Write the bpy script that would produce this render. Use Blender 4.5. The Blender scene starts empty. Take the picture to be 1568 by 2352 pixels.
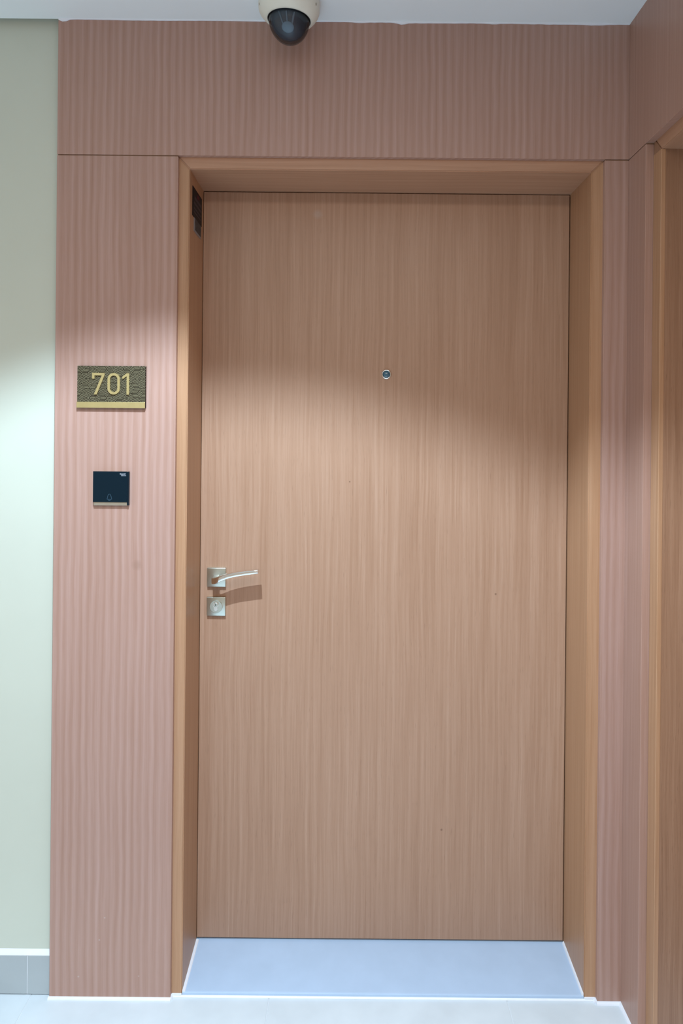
import bpy, bmesh, math, random
from mathutils import Vector, Matrix, Quaternion
PI = math.pi
random.seed(7)
S = bpy.context.scene
C = S.collection

# ------------------------------------------------------------------ camera
cd = bpy.data.cameras.new('camera'); cam = bpy.data.objects.new('camera', cd); C.objects.link(cam)
cd.sensor_fit = 'AUTO'; cd.sensor_width = 36.0
cd.lens = 1650.0 / 2352.0 * 36.0
cd.shift_x = -16.0 / 2352.0
cd.shift_y = -196.0 / 2352.0
cd.clip_start = 0.02
cam.matrix_world = Matrix.Translation((0, -1.8333, 1.4667)) @ Matrix.Rotation(PI/2, 4, 'X') @ Matrix.Rotation(0.0095, 4, 'Z')
S.camera = cam

# ------------------------------------------------------------------ light
S.view_settings.view_transform = 'Standard'; S.view_settings.look = 'None'
S.view_settings.gamma = 1.0; S.view_settings.use_curve_mapping = False
S.view_settings.exposure = 0.0
w = bpy.data.worlds.new('corridor_light'); S.world = w; w.use_nodes = True
bg = w.node_tree.nodes['Background']
bg.inputs[0].default_value = (1.0, 0.855, 0.715, 1); bg.inputs[1].default_value = 0.52

def lamp(name, kind, loc, rot, energy, color, **kw):
    l = bpy.data.lights.new(name, kind); o = bpy.data.objects.new(name, l); C.objects.link(o)
    o.location = loc; o.rotation_euler = rot; l.energy = energy; l.color = color
    for k, v in kw.items(): setattr(l, k, v)
    return o
# recessed ceiling spot in front of the door: its can cuts the beam at about 53 degrees from straight down
lamp('spot_lamp', 'SPOT', (-0.30, -1.0, 2.485), (0, 0, 0), 184, (0.64, 0.82, 0.98),
     spot_size=math.radians(110.5), spot_blend=0.26, shadow_soft_size=0.012)
# added unseen spot behind the camera: its floor bounce lifts the ceiling
lamp('spot_lamp', 'SPOT', (-0.30, -2.55, 2.485), (0, 0, 0), 260, (0.60, 0.83, 1.0),
     spot_size=math.radians(104), spot_blend=0.35, shadow_soft_size=0.012)
# added unseen fill at ceiling height, grades the header and the door's top
lamp('ceiling_fill_light', 'AREA', (0.15, -1.95, 2.47), (0, 0, 0), 23, (1.0, 0.86, 0.73), shape='RECTANGLE', size=1.2, size_y=0.6)

# ------------------------------------------------------------------ materials
def newmat(name):
    m = bpy.data.materials.new(name); m.use_nodes = True
    nt = m.node_tree; return m, nt, nt.nodes['Principled BSDF']
def nd(nt, t, **kw):
    n = nt.nodes.new(t)
    for k, v in kw.items(): setattr(n, k, v)
    return n
def math_(nt, op, a, b=None):
    n = nd(nt, 'ShaderNodeMath', operation=op)
    for i, v in enumerate((a, b)):
        if v is None: continue
        if isinstance(v, (int, float)): n.inputs[i].default_value = v
        else: nt.links.new(v, n.inputs[i])
    return n.outputs[0]
def ramp(nt, fac, stops):
    r = nd(nt, 'ShaderNodeValToRGB'); e = r.color_ramp.elements
    while len(e) < len(stops): e.new(0.5)
    for el, (p, c) in zip(e, stops): el.position = p; el.color = (*c, 1)
    nt.links.new(fac, r.inputs[0]); return r.outputs[0]
def mix(nt, fac, a, b, mode='MIX'):
    n = nd(nt, 'ShaderNodeMix', data_type='RGBA', blend_type=mode)
    for sock, v in ((n.inputs[0], fac), (n.inputs[6], a), (n.inputs[7], b)):
        if isinstance(v, (int, float)): sock.default_value = v
        elif isinstance(v, tuple): sock.default_value = (*v, 1)
        else: nt.links.new(v, sock)
    return n.outputs[2]
def noise(nt, vec, scale=1.0, detail=3, rough=0.55):
    n = nd(nt, 'ShaderNodeTexNoise'); nt.links.new(vec, n.inputs['Vector'])
    n.inputs['Scale'].default_value = scale; n.inputs['Detail'].default_value = detail; n.inputs['Roughness'].default_value = rough
    return n.outputs[0]
def comb(nt, x, y, z):
    n = nd(nt, 'ShaderNodeCombineXYZ')
    for i, v in enumerate((x, y, z)):
        if isinstance(v, (int, float)): n.inputs[i].default_value = v
        else: nt.links.new(v, n.inputs[i])
    return n.outputs[0]

def wood(name, base, dark, light, stripe=0.0, along='Z', rough=0.42, bump=0.15, seed=0.0, pore=0.25, smudges=()):
    """oak veneer, straight grain; u runs across the grain, v along it (metres)"""
    m, nt, b = newmat(name)
    tc = nd(nt, 'ShaderNodeTexCoord'); sp = nd(nt, 'ShaderNodeSeparateXYZ'); nt.links.new(tc.outputs['Object'], sp.inputs[0])
    X, Y, Z = sp.outputs
    if along == 'Z': u = math_(nt, 'ADD', X, math_(nt, 'MULTIPLY', Y, 1.03)); v = Z
    elif along == 'X': u = math_(nt, 'ADD', Z, math_(nt, 'MULTIPLY', Y, 1.03)); v = X
    else: u = math_(nt, 'ADD', Z, math_(nt, 'MULTIPLY', X, 1.03)); v = Y
    # slow sideways drift of the grain
    drift = noise(nt, comb(nt, math_(nt, 'MULTIPLY', u, 5.0), math_(nt, 'MULTIPLY', v, 2.2), seed), 1.0, 2)
    uu = math_(nt, 'ADD', u, math_(nt, 'MULTIPLY', drift, 0.016))
    fine = noise(nt, comb(nt, math_(nt, 'MULTIPLY', uu, 420.0), math_(nt, 'MULTIPLY', v, 5.0), seed), 1.0, 3, 0.6)
    mid = noise(nt, comb(nt, math_(nt, 'MULTIPLY', uu, 110.0), math_(nt, 'MULTIPLY', v, 1.3), seed + 3), 1.0, 3, 0.5)
    broad = noise(nt, comb(nt, math_(nt, 'MULTIPLY', uu, 9.0), math_(nt, 'MULTIPLY', v, 0.9), seed + 7), 1.0, 2, 0.5)
    g = math_(nt, 'ADD', math_(nt, 'MULTIPLY', fine, 0.40), math_(nt, 'MULTIPLY', mid, 0.45))
    g = math_(nt, 'ADD', g, math_(nt, 'MULTIPLY', broad, 0.15))
    if stripe:
        wob = noise(nt, comb(nt, math_(nt, 'MULTIPLY', u, 30.0), math_(nt, 'MULTIPLY', v, 9.0), seed + 11), 1.0, 2)
        ph = math_(nt, 'MULTIPLY', math_(nt, 'ADD', uu, math_(nt, 'MULTIPLY', wob, 0.007)), 2*PI/0.0195)
        sn = math_(nt, 'MULTIPLY', math_(nt, 'ADD', math_(nt, 'SINE', ph), 1.0), 0.5)
        g = math_(nt, 'ADD', math_(nt, 'MULTIPLY', g, 1.0 - stripe), math_(nt, 'MULTIPLY', sn, stripe))
    col = ramp(nt, g, [(0.28, dark), (0.5, base), (0.72, light)])
    if pore:
        pn = noise(nt, comb(nt, math_(nt, 'MULTIPLY', uu, 620.0), math_(nt, 'MULTIPLY', v, 26.0), seed + 19), 1.0, 1)
        pm = ramp(nt, pn, [(0.66, (0, 0, 0)), (0.78, (1, 1, 1))])
        col = mix(nt, math_(nt, 'MULTIPLY', pm, pore), col, tuple(c*0.55 for c in dark))
    for (sx, sz, r, amt, sc) in smudges:          # small real stains on the veneer
        d = nd(nt, 'ShaderNodeVectorMath', operation='DISTANCE')
        nt.links.new(comb(nt, X, 0.0, Z), d.inputs[0]); d.inputs[1].default_value = (sx, 0, sz)
        f = ramp(nt, math_(nt, 'DIVIDE', d.outputs['Value'], r), [(0.35, (1, 1, 1)), (1.0, (0, 0, 0))])
        col = mix(nt, math_(nt, 'MULTIPLY', f, amt), col, sc)
    nt.links.new(col, b.inputs['Base Color'])
    nt.links.new(math_(nt, 'ADD', rough - 0.05, math_(nt, 'MULTIPLY', fine, 0.10)), b.inputs['Roughness'])
    b.inputs['Specular IOR Level'].default_value = 0.45
    if bump:
        bp = nd(nt, 'ShaderNodeBump'); bp.inputs['Strength'].default_value = bump; bp.inputs['Distance'].default_value = 0.001
        nt.links.new(fine, bp.inputs['Height']); nt.links.new(bp.outputs[0], b.inputs['Normal'])
    return m

def plain(name, col, rough=0.5, metal=0.0, var=0.06, scale=30.0, spec=0.5, bump=0.0):
    m, nt, b = newmat(name)
    tc = nd(nt, 'ShaderNodeTexCoord')
    n = noise(nt, tc.outputs['Object'], scale, 3)
    c = ramp(nt, n, [(0.3, tuple(x*(1-var) for x in col)), (0.7, tuple(min(1, x*(1+var)) for x in col))])
    nt.links.new(c, b.inputs['Base Color'])
    b.inputs['Roughness'].default_value = rough; b.inputs['Metallic'].default_value = metal
    b.inputs['Specular IOR Level'].default_value = spec
    if bump:
        bp = nd(nt, 'ShaderNodeBump'); bp.inputs['Strength'].default_value = bump; bp.inputs['Distance'].default_value = 0.002
        nt.links.new(n, bp.inputs['Height']); nt.links.new(bp.outputs[0], b.inputs['Normal'])
    return m

M = {}
M['panel'] = wood('panel_oak', (0.415, 0.257, 0.207), (0.352, 0.200, 0.148), (0.476, 0.314, 0.270), stripe=0.16, seed=1.0, pore=0.08,  # oak stripes; their pinker tone also holds the veneer's cool sheen
                  smudges=((-0.5365, 1.108, 0.016, 0.35, (0.27, 0.16, 0.115)), (-0.610, 0.2075, 0.003, 0.28, (0.62, 0.60, 0.58)), (-0.623, 0.1507, 0.003, 0.28, (0.62, 0.60, 0.58)),
                           (-0.6756, 0.0568, 0.003, 0.3, (0.62, 0.60, 0.58)), (-0.522, 0.0594, 0.0025, 0.28, (0.62, 0.60, 0.58))))
M['panel_side'] = wood('panel_oak_side', (0.405, 0.246, 0.192), (0.345, 0.196, 0.142), (0.462, 0.298, 0.248), stripe=0.05, seed=2.0, pore=0.08)
M['door'] = wood('door_oak', (0.408, 0.246, 0.162), (0.322, 0.178, 0.106), (0.492, 0.320, 0.228), stripe=0.0, seed=5.0, pore=0.40,
                 smudges=((-0.092, 2.063, 0.016, 0.30, (0.45, 0.40, 0.37)), (0.005, 1.312, 0.003, 0.8, (0.16, 0.09, 0.06)),
                          (0.418, 1.0, 0.004, 0.7, (0.16, 0.08, 0.05)), (0.272, 0.336, 0.004, 0.7, (0.16, 0.08, 0.05))))
M['frame'] = wood('frame_oak_upright', (0.445, 0.252, 0.142), (0.365, 0.192, 0.100), (0.515, 0.312, 0.192), seed=9.0, pore=0.1)
M['frame_head'] = wood('frame_oak_level', (0.45, 0.255, 0.160), (0.365, 0.193, 0.115), (0.52, 0.315, 0.210), along='X', seed=12.0, pore=0.1)
M['frame_head_y'] = wood('frame_oak_level_side', (0.45, 0.255, 0.160), (0.365, 0.193, 0.115), (0.52, 0.315, 0.210), along='Y', seed=14.0, pore=0.1)
M['side_door'] = wood('side_door_oak', (0.315, 0.175, 0.105), (0.225, 0.115, 0.064), (0.400, 0.238, 0.152), seed=15.0, pore=0.5)
M['groove'] = plain('groove_dark', (0.24, 0.145, 0.075), 0.7)
M['plaster'] = plain('cream_plaster', (0.575, 0.62, 0.535), 0.55, var=0.02, scale=3.0, bump=0.08)
M['ceiling'] = plain('ceiling_paint', (0.85, 0.94, 0.985), 0.7, var=0.015, scale=4.0)
M['tile'] = plain('pale_floor_tile', (0.62, 0.695, 0.745), 0.28, var=0.05, scale=9.0)
M['skirting'] = plain('grey_skirting_tile', (0.41, 0.46, 0.48), 0.22, var=0.04, scale=6.0)
M['grout'] = plain('pale_grout', (0.66, 0.70, 0.74), 0.8)
M['sealant'] = plain('white_sealant', (0.76, 0.80, 0.87), 0.45, var=0.03)
M['marble'] = plain('lavender_threshold_stone', (0.44, 0.575, 0.755), 0.25, var=0.03, scale=12.0)
M['steel'] = plain('satin_nickel', (0.62, 0.69, 0.64), 0.30, metal=1.0, var=0.03, scale=60)
M['steel_bright'] = plain('polished_nickel', (0.82, 0.84, 0.83), 0.12, metal=1.0, var=0.02)
M['dark_hole'] = plain('dark_hole', (0.012, 0.012, 0.012), 0.6)
M['brass'] = plain('satin_brass', (0.60, 0.50, 0.235), 0.38, metal=0.75, var=0.04, scale=60)
M['brass_line'] = plain('aged_brass_line', (0.31, 0.285, 0.18), 0.42, metal=0.6, var=0.08, scale=200)
M['plate_dark'] = plain('dark_bronze_plate', (0.022, 0.016, 0.008), 0.6, spec=0.15)
M['black_glass'] = plain('black_glass', (0.004, 0.013, 0.021), 0.10, spec=0.12, var=0.02)
M['metal_and_reflection'] = plain('screw_metal_bell_reflection', (0.50, 0.46, 0.37), 0.35, metal=0.8)  # screw metal, and the bell bevel's floor reflection as a colour
M['icon'] = plain('icon_blue_grey', (0.035, 0.085, 0.13), 0.4)
M['print'] = plain('print_grey', (0.30, 0.33, 0.38), 0.5)
M['camera_white'] = plain('camera_ivory_plastic', (0.78, 0.79, 0.70), 0.42, var=0.02)
M['rubber'] = plain('black_ring', (0.015, 0.018, 0.022), 0.4)
M['liner'] = plain('camera_dark_liner', (0.040, 0.064, 0.092), 0.25)
M['lens_grey'] = plain('camera_module_grey', (0.13, 0.20, 0.265), 0.5)
M['sticker_black'] = plain('black_label', (0.012, 0.010, 0.011), 0.5, spec=0.12)
M['sticker_grey'] = plain('grey_label', (0.050, 0.052, 0.058), 0.5, var=0.5, scale=120, spec=0.15)
M['sticker_edge'] = plain('clear_label_edge', (0.25, 0.24, 0.25), 0.4, spec=0.2)
M['sticker_print'] = plain('label_print', (0.060, 0.048, 0.060), 0.5, spec=0.12)
M['sticker_red'] = plain('label_print_red', (0.10, 0.015, 0.028), 0.5, spec=0.12)
m, nt, b = newmat('tinted_dome'); M['dome'] = m      # thin clear polycarbonate shell: tinted transmission plus mirror gloss
tr_ = nd(nt, 'ShaderNodeBsdfTransparent'); tr_.inputs[0].default_value = (0.90, 0.92, 0.94, 1)
gl_ = nd(nt, 'ShaderNodeBsdfGlossy'); gl_.inputs['Roughness'].default_value = 0.04
fr_ = nd(nt, 'ShaderNodeFresnel'); fr_.inputs['IOR'].default_value = 1.45
mx_ = nd(nt, 'ShaderNodeMixShader'); nt.links.new(math_(nt, 'MULTIPLY', fr_.outputs[0], 0.8), mx_.inputs[0])
nt.links.new(tr_.outputs[0], mx_.inputs[1]); nt.links.new(gl_.outputs[0], mx_.inputs[2])
nt.links.new(mx_.outputs[0], nt.nodes['Material Output'].inputs['Surface'])
m, nt, b = newmat('peephole_glass'); M['glass'] = m
b.inputs['Base Color'].default_value = (0.03, 0.115, 0.18, 1); b.inputs['Roughness'].default_value = 0.04; b.inputs['Coat Weight'].default_value = 1.0

# ------------------------------------------------------------------ helpers
def obj(name, bm, mat, parent=None, smooth=False):
    me = bpy.data.meshes.new(name); bmesh.ops.recalc_face_normals(bm, faces=bm.faces[:]); bm.to_mesh(me); bm.free()
    if smooth:
        for p in me.polygons: p.use_smooth = True
    o = bpy.data.objects.new(name, me); C.objects.link(o); me.materials.append(M[mat])
    if parent: o.parent = parent
    return o
def sharp(o, deg=35):
    try: o.data.set_sharp_from_angle(angle=math.radians(deg))
    except Exception: pass
    return o
def bx(bm, x0, x1, y0, y1, z0, z1, bev=0.0, seg=2):
    t = bmesh.new(); bmesh.ops.create_cube(t, size=1.0)
    for v in t.verts:
        v.co = ((x0+x1)/2 + v.co.x*(x1-x0), (y0+y1)/2 + v.co.y*(y1-y0), (z0+z1)/2 + v.co.z*(z1-z0))
    if bev: bmesh.ops.bevel(t, geom=t.edges[:], offset=bev, segments=seg, affect='EDGES', profile=0.5)
    merge(bm, t)
def merge(bm, t):
    me = bpy.data.meshes.new('tmp'); t.to_mesh(me); t.free(); bm.from_mesh(me); bpy.data.meshes.remove(me)
def box(name, dims, mat, parent=None, bev=0.0, seg=2):
    bm = bmesh.new(); bx(bm, *dims, bev=bev, seg=seg)
    return obj(name, bm, mat, parent)
def prism(bm, pts, axis, a, b):
    """extrude a polygon given in the two other axes (in x,y,z order) from a to b along axis"""
    def P(p, t):
        return {'x': (t, p[0], p[1]), 'y': (p[0], t, p[1]), 'z': (p[0], p[1], t)}[axis]
    A = [bm.verts.new(P(p, a)) for p in pts]; B = [bm.verts.new(P(p, b)) for p in pts]
    n = len(pts); bm.faces.new(A); bm.faces.new(B[::-1])
    for i in range(n): bm.faces.new((A[i], B[i], B[(i+1) % n], A[(i+1) % n]))
def lathe(bm, prof, seg=48, mtx=None):
    """prof: list of (r, h) ; axis = +Z"""
    rings = []
    for r, h in prof:
        if r < 1e-6: rings.append([bm.verts.new((0, 0, h))])
        else: rings.append([bm.verts.new((r*math.cos(2*PI*i/seg), r*math.sin(2*PI*i/seg), h)) for i in range(seg)])
    for A, B in zip(rings, rings[1:]):
        for i in range(seg):
            j = (i+1) % seg
            if len(A) == 1 and len(B) == 1: break
            if len(A) == 1: bm.faces.new((A[0], B[j], B[i]))
            elif len(B) == 1: bm.faces.new((A[i], A[j], B[0]))
            else: bm.faces.new((A[i], A[j], B[j], B[i]))
    for R in (rings[0], rings[-1]):
        if len(R) > 1: bm.faces.new(R)
    if mtx is not None: bmesh.ops.transform(bm, matrix=mtx, verts=bm.verts[:])
def thing(name, label, cat, loc, kind=None):
    o = bpy.data.objects.new(name, None); C.objects.link(o); o.location = loc; o.empty_display_size = 0.05
    o['label'] = label; o['category'] = cat
    return o
def keep(o, root):
    """parent o (built in world coordinates) to an Empty that stands elsewhere"""
    o.parent = root; o.matrix_parent_inverse = Matrix.Translation(root.location).inverted(); return o
def struct(o, label=None):
    o['kind'] = 'structure'
    if label: o['label'] = label
    return o
def empty_struct(name, label, loc=(0, 0, 0)):
    o = bpy.data.objects.new(name, None); C.objects.link(o); o.location = loc; o.empty_display_size = 0.05
    return struct(o, label)

H = 2.5                    # ceiling
ZG = 2.154                 # level of the joint between header panels and the panels below
YF = 0.0132                # face of the door frame
XL, XR, ZT = -0.4136, 0.6180, 2.1253   # clear opening of the door
YD = 0.1863                # face of the door leaf
XW = 0.708                 # face of the right wall's panelling
YB = -3.6                  # how far the corridor is built

# ------------------------------------------------------------------ floor, ceiling, walls
fl = struct(box('floor', (-2.3, 1.1, YB, 0.4, -0.08, -0.0012), 'grout'), 'pale floor of large tiles in front of the door')
xs = [-2.02, -1.41, -0.80, -0.19, 0.42, 1.03]
ys = [0.035, -0.56, -1.17, -1.78, -2.39, -3.0, YB]
for j in range(6):
    for i in range(5):
        x1 = min(xs[i+1], 0.735) if i == 4 else xs[i+1]
        box('tile', (xs[i]+0.0010, x1-0.0010, ys[j+1]+0.0010, ys[j]-0.0010, -0.012, 0.0), 'tile', fl, bev=0.0006, seg=1)
ce = struct(box('ceiling', (-2.3, 0.7085, YB, -0.0005, H, H+0.08), 'ceiling'), 'smooth white ceiling above the wooden header panel')
box('back_strip', (-2.3, 1.1, 0.0, 0.4, H+0.06, H+0.08), 'ceiling', ce)
# ragged bead of filler where ceiling and panelling meet
bm = bmesh.new(); random.seed(3); n = 150
row = []
for i in range(n+1):
    x = -0.749 + (0.707+0.749)*i/n
    d = 0.0012 + 0.0010*math.sin(x*9)**2 + 0.0009*random.random()*(1 if x > 0.05 else 0.4)
    for c, wd, hh in ((0.128, 0.014, 0.0042), (-0.735, 0.010, 0.006), (0.36, 0.02, 0.002), (0.62, 0.03, 0.002), (0.02, 0.02, 0.002)):
        d += hh*math.exp(-((x-c)/wd)**2)
    row.append([bm.verts.new(p) for p in ((x, -0.0042, H+0.0005), (x, -0.0030, H-d*0.8), (x, -0.0010, H-d), (x, 0.0003, H-d), (x, 0.0003, H+0.0005))])
for A, B in zip(row, row[1:]):
    for k in range(4): bm.faces.new((A[k], A[k+1], B[k+1], B[k]))
obj('white_bead', bm, 'sealant', ce, smooth=True)

struct(box('wall_left', (-2.3, -0.7465, 0.022, 0.16, 0, H+0.06), 'plaster'), 'cream plaster wall left of the wooden panelling')
bl = empty_struct('baseboard_left', 'grey tile skirting at the foot of the cream wall')
for x0, x1 in ((-2.02, -1.414), (-1.412, -0.812), (-0.8105, -0.7505)):
    keep(box('tile', (x0, x1, 0.0113, 0.0215, 0.0015, 0.1006), 'skirting', None, bev=0.0012, seg=1), bl)
keep(box('grout_line', (-0.8122, -0.8103, 0.0122, 0.0215, 0.002, 0.0995), 'grout'), bl)

bm = bmesh.new(); prism(bm, [(0.0118, 0.1008), (0.0219, 0.1008), (0.0219, 0.1110), (0.0150, 0.1045)], 'x', -2.02, -0.7505)  # added white wedge stands in for the skirting's brightly lit top face
keep(obj('white_bead', bm, 'sealant'), bl)

# the wall around the door: dark carcass, three veneered panels on it
wb = struct(box('wall_back', (-0.7460, XL-0.046, 0.0165, 0.30, 0, H), 'groove'), 'oak veneered panelling around the door')
box('carcass', (XR+0.046, 0.90, 0.0165, 0.30, 0, H), 'groove', wb)
box('carcass', (XL-0.046, XR+0.046, 0.0165, 0.30, ZT+0.046, H), 'groove', wb)
box('panel', (-0.750, XW+0.012, 0.0, 0.0165, ZG+0.0013, H-0.0002), 'panel', wb, bev=0.0009)['label'] = 'wide header panel above the door'
box('panel', (-0.750, -0.4408, 0.0, 0.0165, 0.0, ZG-0.0013), 'panel', wb, bev=0.0009)['label'] = 'tall panel left of the door'
box('panel', (0.648, XW+0.012, 0.0, 0.0165, 0.0, ZG-0.0013), 'panel', wb, bev=0.0009)['label'] = 'narrow panel right of the door'
for x0, x1 in ((-0.7485, -0.4420), (0.6495, XW)):
    box('joint_strip', (x0, x1, 0.0030, 0.0164, ZG-0.0012, ZG+0.0012), 'groove', wb)
def bead(p0, p1, side, r=0.0045, parent=None):
    """quarter-round bead of sealant on the floor from p0 to p1; side = outward direction"""
    bm = bmesh.new(); p0, p1, s = Vector(p0), Vector(p1), Vector(side)
    prof = [(0, 0), (1.0, 0), (0.8, 0.45), (0.45, 0.8), (0, 1.0)]
    A = [bm.verts.new(p0 + s*r*a + Vector((0, 0, r*b))) for a, b in prof]; B = [bm.verts.new(p1 + s*r*a + Vector((0, 0, r*b))) for a, b in prof]
    bm.faces.new(A); bm.faces.new(B[::-1])
    for i in range(5): bm.faces.new((A[i], B[i], B[(i+1) % 5], A[(i+1) % 5]))
    return obj('white_bead', bm, 'sealant', parent)
bead((-0.752, -0.0001, 0.0002), (-0.4390, -0.0001, 0.0002), (0, -1, 0), 0.0060, wb)
bead((0.646, -0.0001, 0.0002), (0.707, -0.0001, 0.0002), (0, -1, 0), 0.0065, wb)
bead((-0.4407, 0.0, 0.0002), (-0.4407, 0.0130, 0.0002), (1, 0, 0), 0.0060, wb)
bead((0.6479, 0.0, 0.0002), (0.6479, 0.0130, 0.0002), (-1, 0, 0), 0.0070, wb)

# right wall: header panel, panels on both sides of a second recessed doorway
Y2A, Y2B = -0.150, -1.180         # clear opening of the side doorway
wr = struct(box('wall_right', (XW+0.0205, 1.05, -0.1070-0.0035, 0.0, 0, H), 'groove'), 'oak veneered side wall at right with a second doorway')
box('carcass', (XW+0.0205, 1.05, YB, Y2B-0.046, 0, H), 'groove', wr)
box('carcass', (XW+0.0205, 1.05, Y2B-0.046, Y2A+0.046, ZT+0.046, H), 'groove', wr)
box('panel', (XW, XW+0.0200, -1.72, -0.0005, ZG+0.0013, H+0.0), 'panel_side', wr, bev=0.0009)['label'] = 'header panel above the side doorway'
box('panel', (XW, XW+0.0200, -0.107, -0.0005, 0, ZG-0.0013), 'panel_side', wr, bev=0.0009)['label'] = 'narrow panel between corner and side doorway'
box('panel', (XW, XW+0.0200, -1.72, Y2B-0.043, 0, ZG-0.0013), 'panel_side', wr, bev=0.0009)
box('panel', (XW, XW+0.0200, YB, -1.724, 0, H), 'panel_side', wr, bev=0.0009)
box('joint_strip', (XW+0.0030, XW+0.0204, -0.1055, -0.001, ZG-0.0012, ZG+0.0012), 'groove', wr)
bead((XW-0.0001, 0.0, 0.0002), (XW-0.0001, -0.109, 0.0002), (-1, 0, 0), 0.0070, wr)

# ------------------------------------------------------------------ the door
d1 = empty_struct('door_1', 'flush oak veneered apartment door in a deep oak frame', (0.1027, YD, 0))
def D(o): return keep(o, d1)
FW = 0.0450
def jamb(name, pts, y0, y1, mat):
    bm = bmesh.new(); prism(bm, pts, 'y', y0, y1)
    ed = [e for e in bm.edges if all(abs(v.co.y - y0) < 1e-6 for v in e.verts)]
    bmesh.ops.bevel(bm, geom=ed, offset=0.0022, segments=2, affect='EDGES')
    return obj(name, bm, mat)
for s, x in ((-1, XL), (1, XR)):
    D(jamb('jamb', [(x, 0.0), (x + s*FW, 0.0), (x + s*FW, ZT+FW), (x, ZT)], YF, 0.30, 'frame'))
D(jamb('frame_head', [(XL, ZT), (XR, ZT), (XR+FW, ZT+FW), (XL-FW, ZT+FW)], YF, 0.30, 'frame_head'))
leaf = D(box('door_leaf', (XL+0.0012, XR-0.0026, YD, YD+0.045, 0.0275, ZT-0.0022), 'door', None, bev=0.0008))
D(box('door_stop', (XL+0.0005, XR-0.0005, YD+0.046, YD+0.060, 0.03, ZT-0.0005), 'groove'))

def rosette(name, x0, x1, z0, z1):
    bm = bmesh.new(); bx(bm, x0, x1, YD-0.0100, YD-0.0001, z0, z1, bev=0.0014, seg=3)
    return D(sharp(obj(name, bm, 'steel', None, smooth=True), 30))
# lever handle on a square rose
RX, RZ = -0.3655, 1.0415
hd = rosette('door_handle', RX-0.0262, RX+0.0262, RZ-0.0265, RZ+0.0265); hd['label'] = 'satin nickel lever handle on a square rose'
def loft(bm, secs, n=20):
    rings = []
    for (p, t, side, w_, h_) in secs:
        t = Vector(t).normalized(); side = Vector(side); side = (side - t*side.dot(t)).normalized(); up = side.cross(t)
        ring = []
        for k in range(n):
            a = 2*PI*(k+0.5)/n; c, s_ = math.cos(a), math.sin(a); e = 0.32
            ring.append(bm.verts.new(Vector(p) + side*(math.copysign(abs(c)**e, c)*w_/2) + up*(math.copysign(abs(s_)**e, s_)*h_/2)))
        rings.append(ring)
    for A, B in zip(rings, rings[1:]):
        for i in range(n): bm.faces.new((A[i], A[(i+1) % n], B[(i+1) % n], B[i]))
    bm.faces.new(rings[0]); bm.faces.new(rings[-1])
bm = bmesh.new()
#        x off rose,  out,   z,    tangent(x,out,z), width(depth), height
path = [(0.000, 0.0095, 1.0390, (0, 1, 0), 0.0190, 0.0190), (0.000, 0.030, 1.0390, (0, 1, 0), 0.0185, 0.0185),
        (0.0008, 0.040, 1.0392, (0.10, 1, 0.03), 0.0185, 0.0180), (0.0035, 0.0490, 1.0402, (0.45, 0.9, 0.15), 0.0190, 0.0175),
        (0.0085, 0.0550, 1.0425, (0.9, 0.55, 0.36), 0.0198, 0.0165), (0.0160, 0.0575, 1.0468, (1, 0.15, 0.50), 0.0205, 0.0150),
        (0.0260, 0.0580, 1.0514, (1, 0.0, 0.40), 0.0212, 0.0135), (0.0420, 0.0575, 1.0568, (1, 0, 0.26), 0.0225, 0.0128),
        (0.0650, 0.0565, 1.0618, (1, 0, 0.17), 0.0240, 0.0122), (0.0900, 0.0560, 1.0655, (1, 0, 0.13), 0.0250, 0.0116),
        (0.1120, 0.0556, 1.0683, (1, 0, 0.11), 0.0256, 0.0108), (0.1225, 0.0555, 1.0694, (1, 0, 0.10), 0.0256, 0.0102),
        (0.1240, 0.0555, 1.0696, (1, 0, 0.10), 0.0244, 0.0090)]
secs = []
for dx, out, z, t, w_, h_ in path:
    T = Vector((t[0], -t[1], t[2]))
    secs.append(((RX+dx, YD-out, z), T, Vector((0, 0, 1)).cross(T) if abs(T.z) < 0.95 else Vector((1, 0, 0)), w_, h_))
loft(bm, secs)
lv = sharp(obj('lever', bm, 'steel_bright', None, smooth=True), 50)
lv.parent = hd
# cylinder lock on its own square rose
LZ = 0.9600
lk = rosette('door_lock', RX-0.0262, RX+0.0262, LZ-0.0262, LZ+0.0262); lk['label'] = 'square nickel lock rose with round keyhole disc'
FY = Matrix.Translation((RX, YD-0.0100, LZ)) @ Matrix.Rotation(PI/2, 4, 'X')   # local +Z looks out of the door
bm = bmesh.new(); lathe(bm, [(0.0, -0.002), (0.0182, -0.002), (0.0182, 0.0010), (0.0172, 0.0018), (0.0, 0.0018)], 48, FY)
sharp(obj('lock_disc', bm, 'steel', lk, smooth=True), 30)
def euro(r, wd, h, bot):
    pts = []
    a0 = math.asin(wd/2/r)
    for k in range(25):
        a = -PI/2 + a0 + (2*PI-2*a0)*k/24
        pts.append((r*math.cos(a), r*math.sin(a)))
    rr = wd/2
    for k in range(9):
        a = PI + PI*k/8
        pts.append((rr*math.cos(a), bot + rr + rr*math.sin(a)))
    return pts
bm = bmesh.new(); P = euro(0.0078, 0.0092, 0, -0.0165)
prism(bm, [(RX + x, LZ + 0.0055 + z) for x, z in P], 'y', YD-0.0162, YD-0.0105)
ed = [e for e in bm.edges if all(abs(v.co.y-(YD-0.0162)) < 1e-6 for v in e.verts)]
bmesh.ops.bevel(bm, geom=ed, offset=0.0006, segments=2, affect='EDGES')
cy = sharp(obj('lock_cylinder', bm, 'steel_bright', lk, smooth=True), 30)
bm = bmesh.new(); lathe(bm, [(0.0, 0.0), (0.0058, 0.0), (0.0058, 0.0012), (0.0052, 0.0016), (0.0, 0.0016)], 32,
      Matrix.Translation((RX, YD-0.0158, LZ+0.0060)) @ Matrix.Rotation(PI/2, 4, 'X'))
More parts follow.
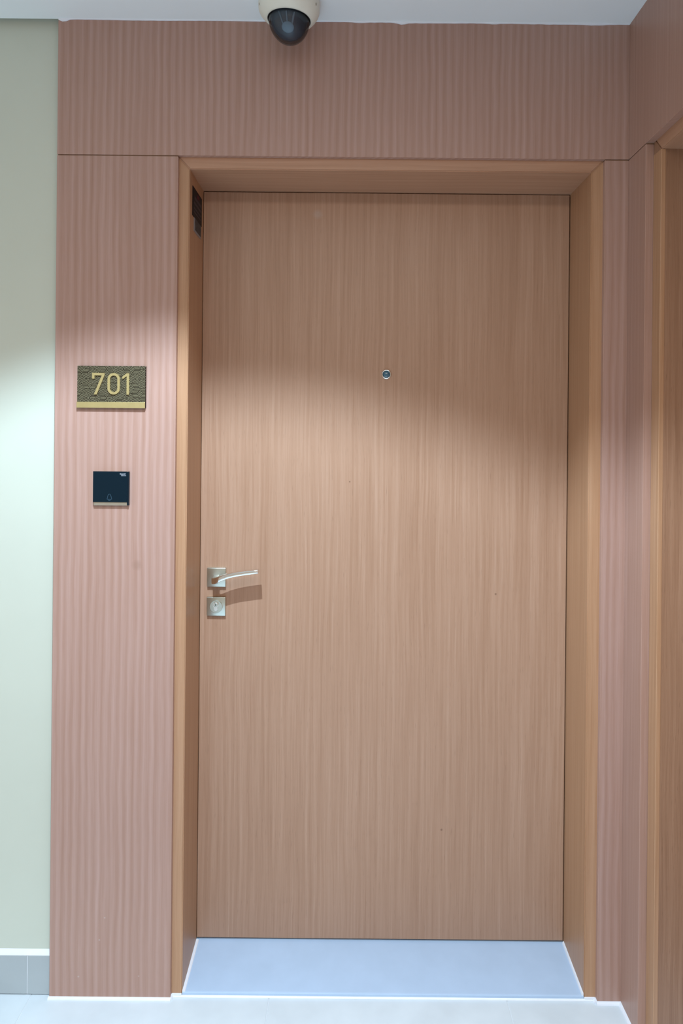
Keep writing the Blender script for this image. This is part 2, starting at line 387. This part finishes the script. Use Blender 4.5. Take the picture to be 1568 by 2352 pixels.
sharp(obj('plug', bm, 'steel', lk, smooth=True), 30)
box('keyhole', (RX-0.0008, RX+0.0008, YD-0.0177, YD-0.0170, LZ+0.0035, LZ+0.0100), 'dark_hole', lk)

# door viewer
PX, PZ = 0.1052, 1.6146
FP = Matrix.Translation((PX, YD, PZ)) @ Matrix.Rotation(PI/2, 4, 'X')
bm = bmesh.new(); lathe(bm, [(0.0105, -0.004), (0.0138, -0.0005), (0.0138, 0.0016), (0.0130, 0.0034), (0.0118, 0.0042), (0.0106, 0.0040), (0.0100, 0.0020), (0.0100, -0.004)], 48, FP)
ph = D(obj('peephole', bm, 'steel_bright', None, smooth=True)); ph['label'] = 'round nickel door viewer with blue glass lens'
bm = bmesh.new(); lathe(bm, [(0.0, -0.003), (0.0102, -0.003), (0.0102, 0.0010), (0.0088, 0.0030), (0.0062, 0.0044), (0.0032, 0.0051), (0.0, 0.0053)], 40, FP)
obj('lens', bm, 'glass', ph, smooth=True)

# stone threshold, rising towards the door leaf
tr = struct(box('trim_1', (XL+0.0003, XR-0.0003, 0.0135, 0.29, 0.0004, 0.0066), 'marble'), 'lavender grey stone threshold below the door')
bm = bmesh.new()
prism(bm, [(0.0110, 0.0030), (0.0116, 0.0088), (0.0135, 0.0098), (0.0165, 0.0104), (0.29, 0.0290), (0.29, 0.0030)], 'x', XL+0.0004, XR-0.0004)
obj('threshold_slab', bm, 'marble', tr)
def strip_bead(p0, p1, w_, h_, sgn):
    bm = bmesh.new()
    (x, y0, z0), (_, y1, z1) = p0, p1
    prof = [(0, -0.001), (w_, -0.001), (w_*0.75, h_*0.5), (w_*0.35, h_*0.85), (0, h_)]
    A = [bm.verts.new((x+sgn*a, y0, z0+b)) for a, b in prof]; B = [bm.verts.new((x+sgn*a, y1, z1+b)) for a, b in prof]
    bm.faces.new(A); bm.faces.new(B[::-1])
    for i in range(5): bm.faces.new((A[i], B[i], B[(i+1) % 5], A[(i+1) % 5]))
    return obj('white_bead', bm, 'sealant', tr)
strip_bead((XL+0.0002, 0.0135, 0.0100), (XL+0.0002, 0.184, 0.0219), 0.0085, 0.003, 1)
strip_bead((XR-0.0002, 0.0135, 0.0100), (XR-0.0002, 0.184, 0.0219), 0.0050, 0.006, -1)
bead((XL-0.027, 0.0108, 0.0002), (XR+0.029, 0.0108, 0.0002), (0, -1, 0), 0.0040, tr)
box('white_bead', (XR+0.0005, XR+0.0290, 0.0090, 0.0135, 0.0004, 0.0080), 'sealant', tr, bev=0.002)
box('white_bead', (XL-0.0265, XL-0.0005, 0.0090, 0.0135, 0.0004, 0.0080), 'sealant', tr, bev=0.002)

# side doorway in the right wall
d2 = empty_struct('door_2', 'second oak doorway in the right hand wall', (XW+0.2, (Y2A+Y2B)/2, 0))
XF = 0.7275
for s, y in ((1, Y2A), (-1, Y2B)):
    bm = bmesh.new(); prism(bm, [(y, 0.0), (y + s*0.043, 0.0), (y + s*0.043, ZT+0.043), (y, ZT)], 'x', XF, 1.0)
    ed = [e for e in bm.edges if all(abs(v.co.x - XF) < 1e-6 for v in e.verts)]
    bmesh.ops.bevel(bm, geom=ed, offset=0.0016, segments=2, affect='EDGES')
    keep(obj('jamb', bm, 'frame' if s < 0 else 'side_door'), d2)
bm = bmesh.new(); prism(bm, [(Y2A, ZT), (Y2B, ZT), (Y2B-0.043, ZT+0.043), (Y2A+0.043, ZT+0.043)], 'x', XF, 1.0)
ed = [e for e in bm.edges if all(abs(v.co.x - XF) < 1e-6 for v in e.verts)]
bmesh.ops.bevel(bm, geom=ed, offset=0.0016, segments=2, affect='EDGES')
keep(obj('frame_head', bm, 'frame_head_y'), d2)
# oak facing strip on the edge of the frame that looks along the wall
keep(box('frame_edge', (XF-0.0012, XF+0.0100, Y2A-0.0006, Y2A+0.0420, 0.0, ZT), 'frame', None, bev=0.0012), d2)
keep(box('door_leaf', (0.9005, 0.945, Y2B+0.003, Y2A-0.003, 0.006, ZT-0.003), 'door', None, bev=0.0008), d2)
keep(box('door_stop', (0.946, 0.96, Y2B, Y2A, 0.0, ZT), 'groove'), d2)
keep(box('threshold_slab', (0.7290, 0.99, Y2B+0.0004, Y2A-0.0004, -0.002, 0.0050), 'marble'), d2)

# ------------------------------------------------------------------ number plate 701
px0, px1, pz0, pz1 = -0.6905, -0.5165, 1.5085, 1.6155
npl = thing('number_plate', 'brass and black door number plate reading 701', 'number plate', ((px0+px1)/2, 0, pz0))
keep(box('plate', (px0+0.0008, px1, -0.0080, -0.0001, pz0+0.001, pz1), 'plate_dark', None, bev=0.0006), npl)
keep(box('brass_bar', (px0, px1-0.0005, -0.0105, -0.0081, pz0, pz0+0.0150), 'brass', None, bev=0.0006), npl)['label'] = 'plain brass bar along the bottom'
# digits
def stroke_poly(bm, pts, y0, y1): prism(bm, pts, 'y', y0, y1)
ZB, ZH = 1.5425, 0.0545      # foot and height of the digits
st = 0.0062
digit_x = (px0+0.0395, px0+0.0788, px0+0.1155)
Yd0, Yd1 = -0.0125, -0.0081
def dig(polys, x):
    bm = bmesh.new()
    for p in polys: prism(bm, [(x+a, ZB+b) for a, b in p], 'y', Yd0, Yd1)
    return keep(obj('digit', bm, 'brass'), npl)
h = ZH
dig([[(0, h), (0.0318, h), (0.0318, h-0.0050), (0.0314, h-st), (st, h-st), (st, h-0.0145), (0, h-0.0145)],
     [(0.0246, h-st), (0.0314, h-st), (0.0122, 0), (0.0052, 0)]], digit_x[0])
# 0 : a ring
bm = bmesh.new(); W0 = 0.0312; N = 48; rings = []
for (rx, rz) in ((W0/2, h/2), (W0/2-st, h/2-st)):
    for y in (Yd0, Yd1):
        ring = []
        for k in range(N):
            a = 2*PI*k/N; c, s_ = math.cos(a), math.sin(a); e = 0.72
            # stadium: half circles of radius rx joined by straight sides
            zc = (rz-rx)*(1 if s_ > 0 else -1) if abs(s_) > 1e-9 else 0
            ring.append(bm.verts.new((digit_x[1] + W0/2 + rx*c, y, ZB + h/2 + zc + rx*s_)))
        rings.append(ring)
o0, o1, i0, i1 = rings
for k in range(N):
    j = (k+1) % N
    bm.faces.new((o0[k], o0[j], i0[j], i0[k])); bm.faces.new((o1[k], o1[j], i1[j], i1[k]))
    bm.faces.new((o0[k], o0[j], o1[j], o1[k])); bm.faces.new((i0[k], i0[j], i1[j], i1[k]))
keep(obj('digit', bm, 'brass'), npl)
dig([[(0.0118, h), (0.0181, h), (0.0181, 0), (0.0118, 0)], [(0.0118, h), (0.0118, h-0.0078), (0.0018, h-0.0150), (0.0, h-0.0102)]], digit_x[2])
# relief of parallel lines laid in three directions, rhombus by rhombus
bm = bmesh.new(); random.seed(11)
Lc = 0.0142; lw = 0.0011
zx0, zx1, zz0, zz1 = px0+0.0012, px1-0.0004, pz0+0.0155, pz1-0.0004
def clip_line(p, q):
    t0, t1 = 0.0, 1.0; d = q-p
    for pp, dd, lo, hi in ((p.x, d.x, zx0, zx1), (p.y, d.y, zz0, zz1)):
        if abs(dd) < 1e-9:
            if pp < lo or pp > hi: return None
            continue
        a, b_ = (lo-pp)/dd, (hi-pp)/dd
        if a > b_: a, b_ = b_, a
        t0, t1 = max(t0, a), min(t1, b_)
    if t1-t0 < 0.05: return None
    return p+d*t0, p+d*t1
def bar(p, q):
    r = clip_line(p, q)
    if not r: return
    p, q = r; t = (q-p).normalized(); nrm = Vector((-t.y, t.x))*(lw/2)
    prism(bm, [(v.x, v.y) for v in (p+nrm, q+nrm, q-nrm, p-nrm)], 'y', -0.0090, -0.0079)
e = [Vector((math.cos(a), math.sin(a)))*Lc for a in (0, PI/3, 2*PI/3)]
org = Vector((zx0-0.004, zz0-0.003))
# tumbling-block tiling: each lattice hexagon holds three rhombi; every rhombus gets five lines along one of its sides
for r in range(-3, 11):
    for c in range(-10, 16):
        ctr = org + e[0]*c*1.0 + e[1]*r*1.0
        if (c - r) % 3: continue
        for k in range(3):
            a, b_ = ((e[0], e[2]), (e[2], -e[1]), (-e[1], e[0]))[k]
            if random.random() < 0.5: a, b_ = b_, a
            for i in range(4):
                s0 = ctr + b_*((i+0.5)/4)
                bar(s0 + a*0.03, s0 + a*0.97)
o = keep(obj('line_relief', bm, 'brass_line'), npl)

# ------------------------------------------------------------------ door bell
bx0, bx1, bz0, bz1 = -0.6468, -0.5560, 1.2610, 1.3475
db = thing('doorbell', 'square black glass doorbell button below the number plate', 'doorbell', ((bx0+bx1)/2, 0, bz0))
keep(box('bevel_body', (bx0+0.0010, bx1-0.0045, -0.0085, -0.0001, bz0, bz1-0.002), 'metal_and_reflection', None, bev=0.0010), db)['label'] = 'lower bevel with the reflected floor put into its colour'  # its exposed strip is the bevel, coloured like the bright floor it mirrors
keep(box('glass_face', (bx0, bx1-0.0042, -0.0105, -0.0086, bz0+0.0080, bz1), 'black_glass', None, bev=0.0008, seg=3), db)
keep(box('side_edge', (bx1-0.0041, bx1, -0.0100, -0.0001, bz0+0.0005, bz1-0.0003), 'black_glass', None, bev=0.0010, seg=3), db)
def flat(bm, pts, y):
    v = [bm.verts.new((a, y, b)) for a, b in pts]; bm.faces.new(v)
def line2(bm, pts, wd, y0, y1, closed=False):
    pts = [Vector(p) for p in pts]; n = len(pts)
    for i in range(n if closed else n-1):
        p, q = pts[i], pts[(i+1) % n]; t = (q-p).normalized(); nn = Vector((-t.y, t.x))*wd/2
        prism(bm, [(v.x, v.y) for v in (p+nn, q+nn, q-nn, p-nn)], 'y', y0, y1)
bm = bmesh.new(); cx, cz = (bx0+bx1)/2-0.0032, bz0+0.0190
pts = [(cx-0.0062, cz-0.003), (cx-0.0052, cz-0.0005), (cx-0.0040, cz+0.0050), (cx-0.0024, cz+0.0088), (cx, cz+0.0102), (cx+0.0024, cz+0.0088), (cx+0.0040, cz+0.0050), (cx+0.0052, cz-0.0005), (cx+0.0062, cz-0.003)]
line2(bm, pts, 0.0009, -0.0108, -0.0104, True)
line2(bm, [(cx-0.0030, cz-0.0052), (cx-0.0012, cz-0.0064), (cx+0.0012, cz-0.0064), (cx+0.0030, cz-0.0052)], 0.0009, -0.0108, -0.0104)
keep(obj('bell_icon', bm, 'icon'), db)['label'] = 'faint outline of a bell'
bm = bmesh.new(); lx, lz = bx1-0.0225, bz1-0.0080         # two tiny lines of pale print, too small to read
for i, (dx, wd, hh, dz) in enumerate(((0, .0016, .0040, 0), (.0024, .0018, .0028, 0), (.0050, .0018, .0040, -.0012), (.0076, .0014, .0028, 0), (.0098, .0018, .0028, 0), (.0124, .0016, .0040, 0))):
    prism(bm, [(lx+dx, lz+dz), (lx+dx+wd, lz+dz), (lx+dx+wd, lz+dz+hh), (lx+dx, lz+dz+hh)], 'y', -0.0108, -0.0104)
for dx, wd in ((.0034, .0022), (.0064, .0024), (.0096, .0026), (.0130, .0024)):
    prism(bm, [(lx+dx, lz-0.0036), (lx+dx+wd, lz-0.0036), (lx+dx+wd, lz-0.0018), (lx+dx, lz-0.0018)], 'y', -0.0108, -0.0104)
keep(obj('print', bm, 'print'), db)['label'] = 'tiny pale print in the upper corner'

# ------------------------------------------------------------------ two labels on the door's left jamb
s1 = thing('warning_label', 'dark printed label high on the left jamb, upper of two', 'label', (XL, 0.104, 2.017))
keep(box('label_sheet', (XL+0.0002, XL+0.0016, 0.0440, 0.1590, 2.0165, 2.0930), 'sticker_black'), s1)
for y0, y1, z0, z1, mt in ((0.062, 0.150, 2.064, 2.072, 'sticker_print'), (0.058, 0.150, 2.050, 2.057, 'sticker_print'), (0.056, 0.146, 2.038, 2.042, 'sticker_print'),
                           (0.056, 0.140, 2.028, 2.031, 'sticker_print'), (0.095, 0.122, 2.076, 2.086, 'sticker_red')):
    keep(box('print_line', (XL+0.0015, XL+0.0020, y0, y1, z0, z1), mt), s1)
s2 = thing('plate_label', 'grey label with pale edge on the left jamb, lower of two', 'label', (XL, 0.11, 1.980))
keep(box('label_sheet', (XL+0.0002, XL+0.0013, 0.0640, 0.1500, 1.9800, 2.0160), 'sticker_edge'), s2)
keep(box('print_area', (XL+0.0012, XL+0.0018, 0.0735, 0.1490, 1.9855, 2.0158), 'sticker_grey'), s2)

# ------------------------------------------------------------------ ceiling dome camera
KX, KY = -0.1535, -0.0885
sc_ = thing('security_camera', 'ivory dome security camera with dark tinted bubble on the ceiling', 'camera', (KX, KY, H))
bm = bmesh.new()
prof = [(0.0, H), (0.0735, H), (0.0742, H-0.004), (0.0742, H-0.020), (0.0735, H-0.026), (0.0712, H-0.0315), (0.0670, H-0.0375), (0.0620, H-0.0430), (0.0570, H-0.0472),
        (0.0545, H-0.0484), (0.0525, H-0.0480), (0.0516, H-0.0455), (0.0516, H-0.035), (0.0, H-0.035)]
lathe(bm, prof, 72, Matrix.Translation((KX, KY, 0)))
base = keep(sharp(obj('housing', bm, 'camera_white', None, smooth=True), 40), sc_)
CZ = H-0.0455
bm = bmesh.new(); lathe(bm, [(0.0512, CZ+0.004), (0.0520, CZ-0.0022), (0.0512, CZ-0.0034), (0.0502, CZ-0.0022), (0.0502, CZ+0.004)], 64, Matrix.Translation((KX, KY, 0)))
keep(obj('seal_ring', bm, 'rubber', None, smooth=True), sc_)
bm = bmesh.new()
outer = [(0.0500*math.cos(a), CZ - 0.0590*math.sin(a)) for a in [PI/2*k/18 for k in range(19)]]
outer[-1] = (0.0, outer[-1][1])
lathe(bm, outer, 64, Matrix.Translation((KX, KY, 0)))
for f in [f for f in bm.faces if len(f.verts) > 4]: bm.faces.remove(f)
keep(obj('bubble', bm, 'dome', None, smooth=True), sc_)
bm = bmesh.new(); R = 0.0455
lin = [(R*math.cos(a), CZ - 0.0478*math.sin(a)) for a in [PI/2*k/16 for k in range(17)]]; lin[-1] = (0.0, lin[-1][1])
lathe(bm, [(0.0, CZ+0.006)] + [(R, CZ+0.006)] + lin, 56, Matrix.Translation((KX, KY, 0)))
keep(obj('liner', bm, 'liner', None, smooth=True), sc_)
# camera module: a ball showing on the liner's lower front, three bracket arms running up from it
def on_liner(px, elev, off=0.0):
    """point on the liner's front: sideways angle px, angle elev below its rim (degrees)"""
    e_, p_ = math.radians(elev), math.radians(px)
    return Vector((KX + (R+off)*math.cos(e_)*math.sin(p_), KY - (R+off)*math.cos(e_)*math.cos(p_), CZ - (0.0478+off)*math.sin(e_)))
bm = bmesh.new(); bmesh.ops.create_uvsphere(bm, u_segments=32, v_segments=20, radius=1.0)
c_ = on_liner(0, 48); nrm_ = (c_ - Vector((KX, KY, CZ))).normalized()
bmesh.ops.transform(bm, matrix=Matrix.Translation(c_) @ nrm_.to_track_quat('Z', 'Y').to_matrix().to_4x4() @ Matrix.Diagonal((0.0150, 0.0135, 0.0022, 1)), verts=bm.verts[:])
keep(obj('camera_module', bm, 'lens_grey', None, smooth=True), sc_)
for p0, p1, wd in ((-17, -26, 0.0022), (-1, -4, 0.0026), (15, 20, 0.0030)):
    bm = bmesh.new(); row = []
    for k in range(9):
        t = k/8; q = on_liner(p0 + (p1-p0)*t, 40 - 34*t, 0.0007); tx = Vector((1, 0, 0))*wd
        o_ = (q - Vector((KX, KY, CZ))).normalized()*0.0012
        row.append([bm.verts.new(v) for v in (q-tx, q-tx*0.6+o_, q+tx*0.6+o_, q+tx, q-o_*2)])
    for A, B in zip(row, row[1:]):
        for i in range(5): bm.faces.new((A[i], A[(i+1) % 5], B[(i+1) % 5], B[i]))
    bm.faces.new(row[0]); bm.faces.new(row[-1][::-1])
    keep(obj('bracket', bm, 'lens_grey', None, smooth=True), sc_)
for ang in (200, 335):
    a = math.radians(ang); bm = bmesh.new()
    lathe(bm, [(0.0, 0.0), (0.0032, 0.0), (0.0028, 0.0016), (0.0, 0.0018)], 16,
          Matrix.Translation((KX + 0.0728*math.cos(a), KY + 0.0728*math.sin(a), H-0.0245)) @ Vector((math.cos(a), math.sin(a), -0.25)).to_track_quat('Z', 'Y').to_matrix().to_4x4())
    keep(obj('screw', bm, 'metal_and_reflection'), sc_)
# the camera's head sits slightly out of level: its right side hangs lower
for o_ in sc_.children:
    for v in o_.data.vertices:
        f_ = min(1.0, max(0.0, (H-0.012-v.co.z)/0.033))
        v.co.z -= 0.055*f_*(v.co.x-KX)
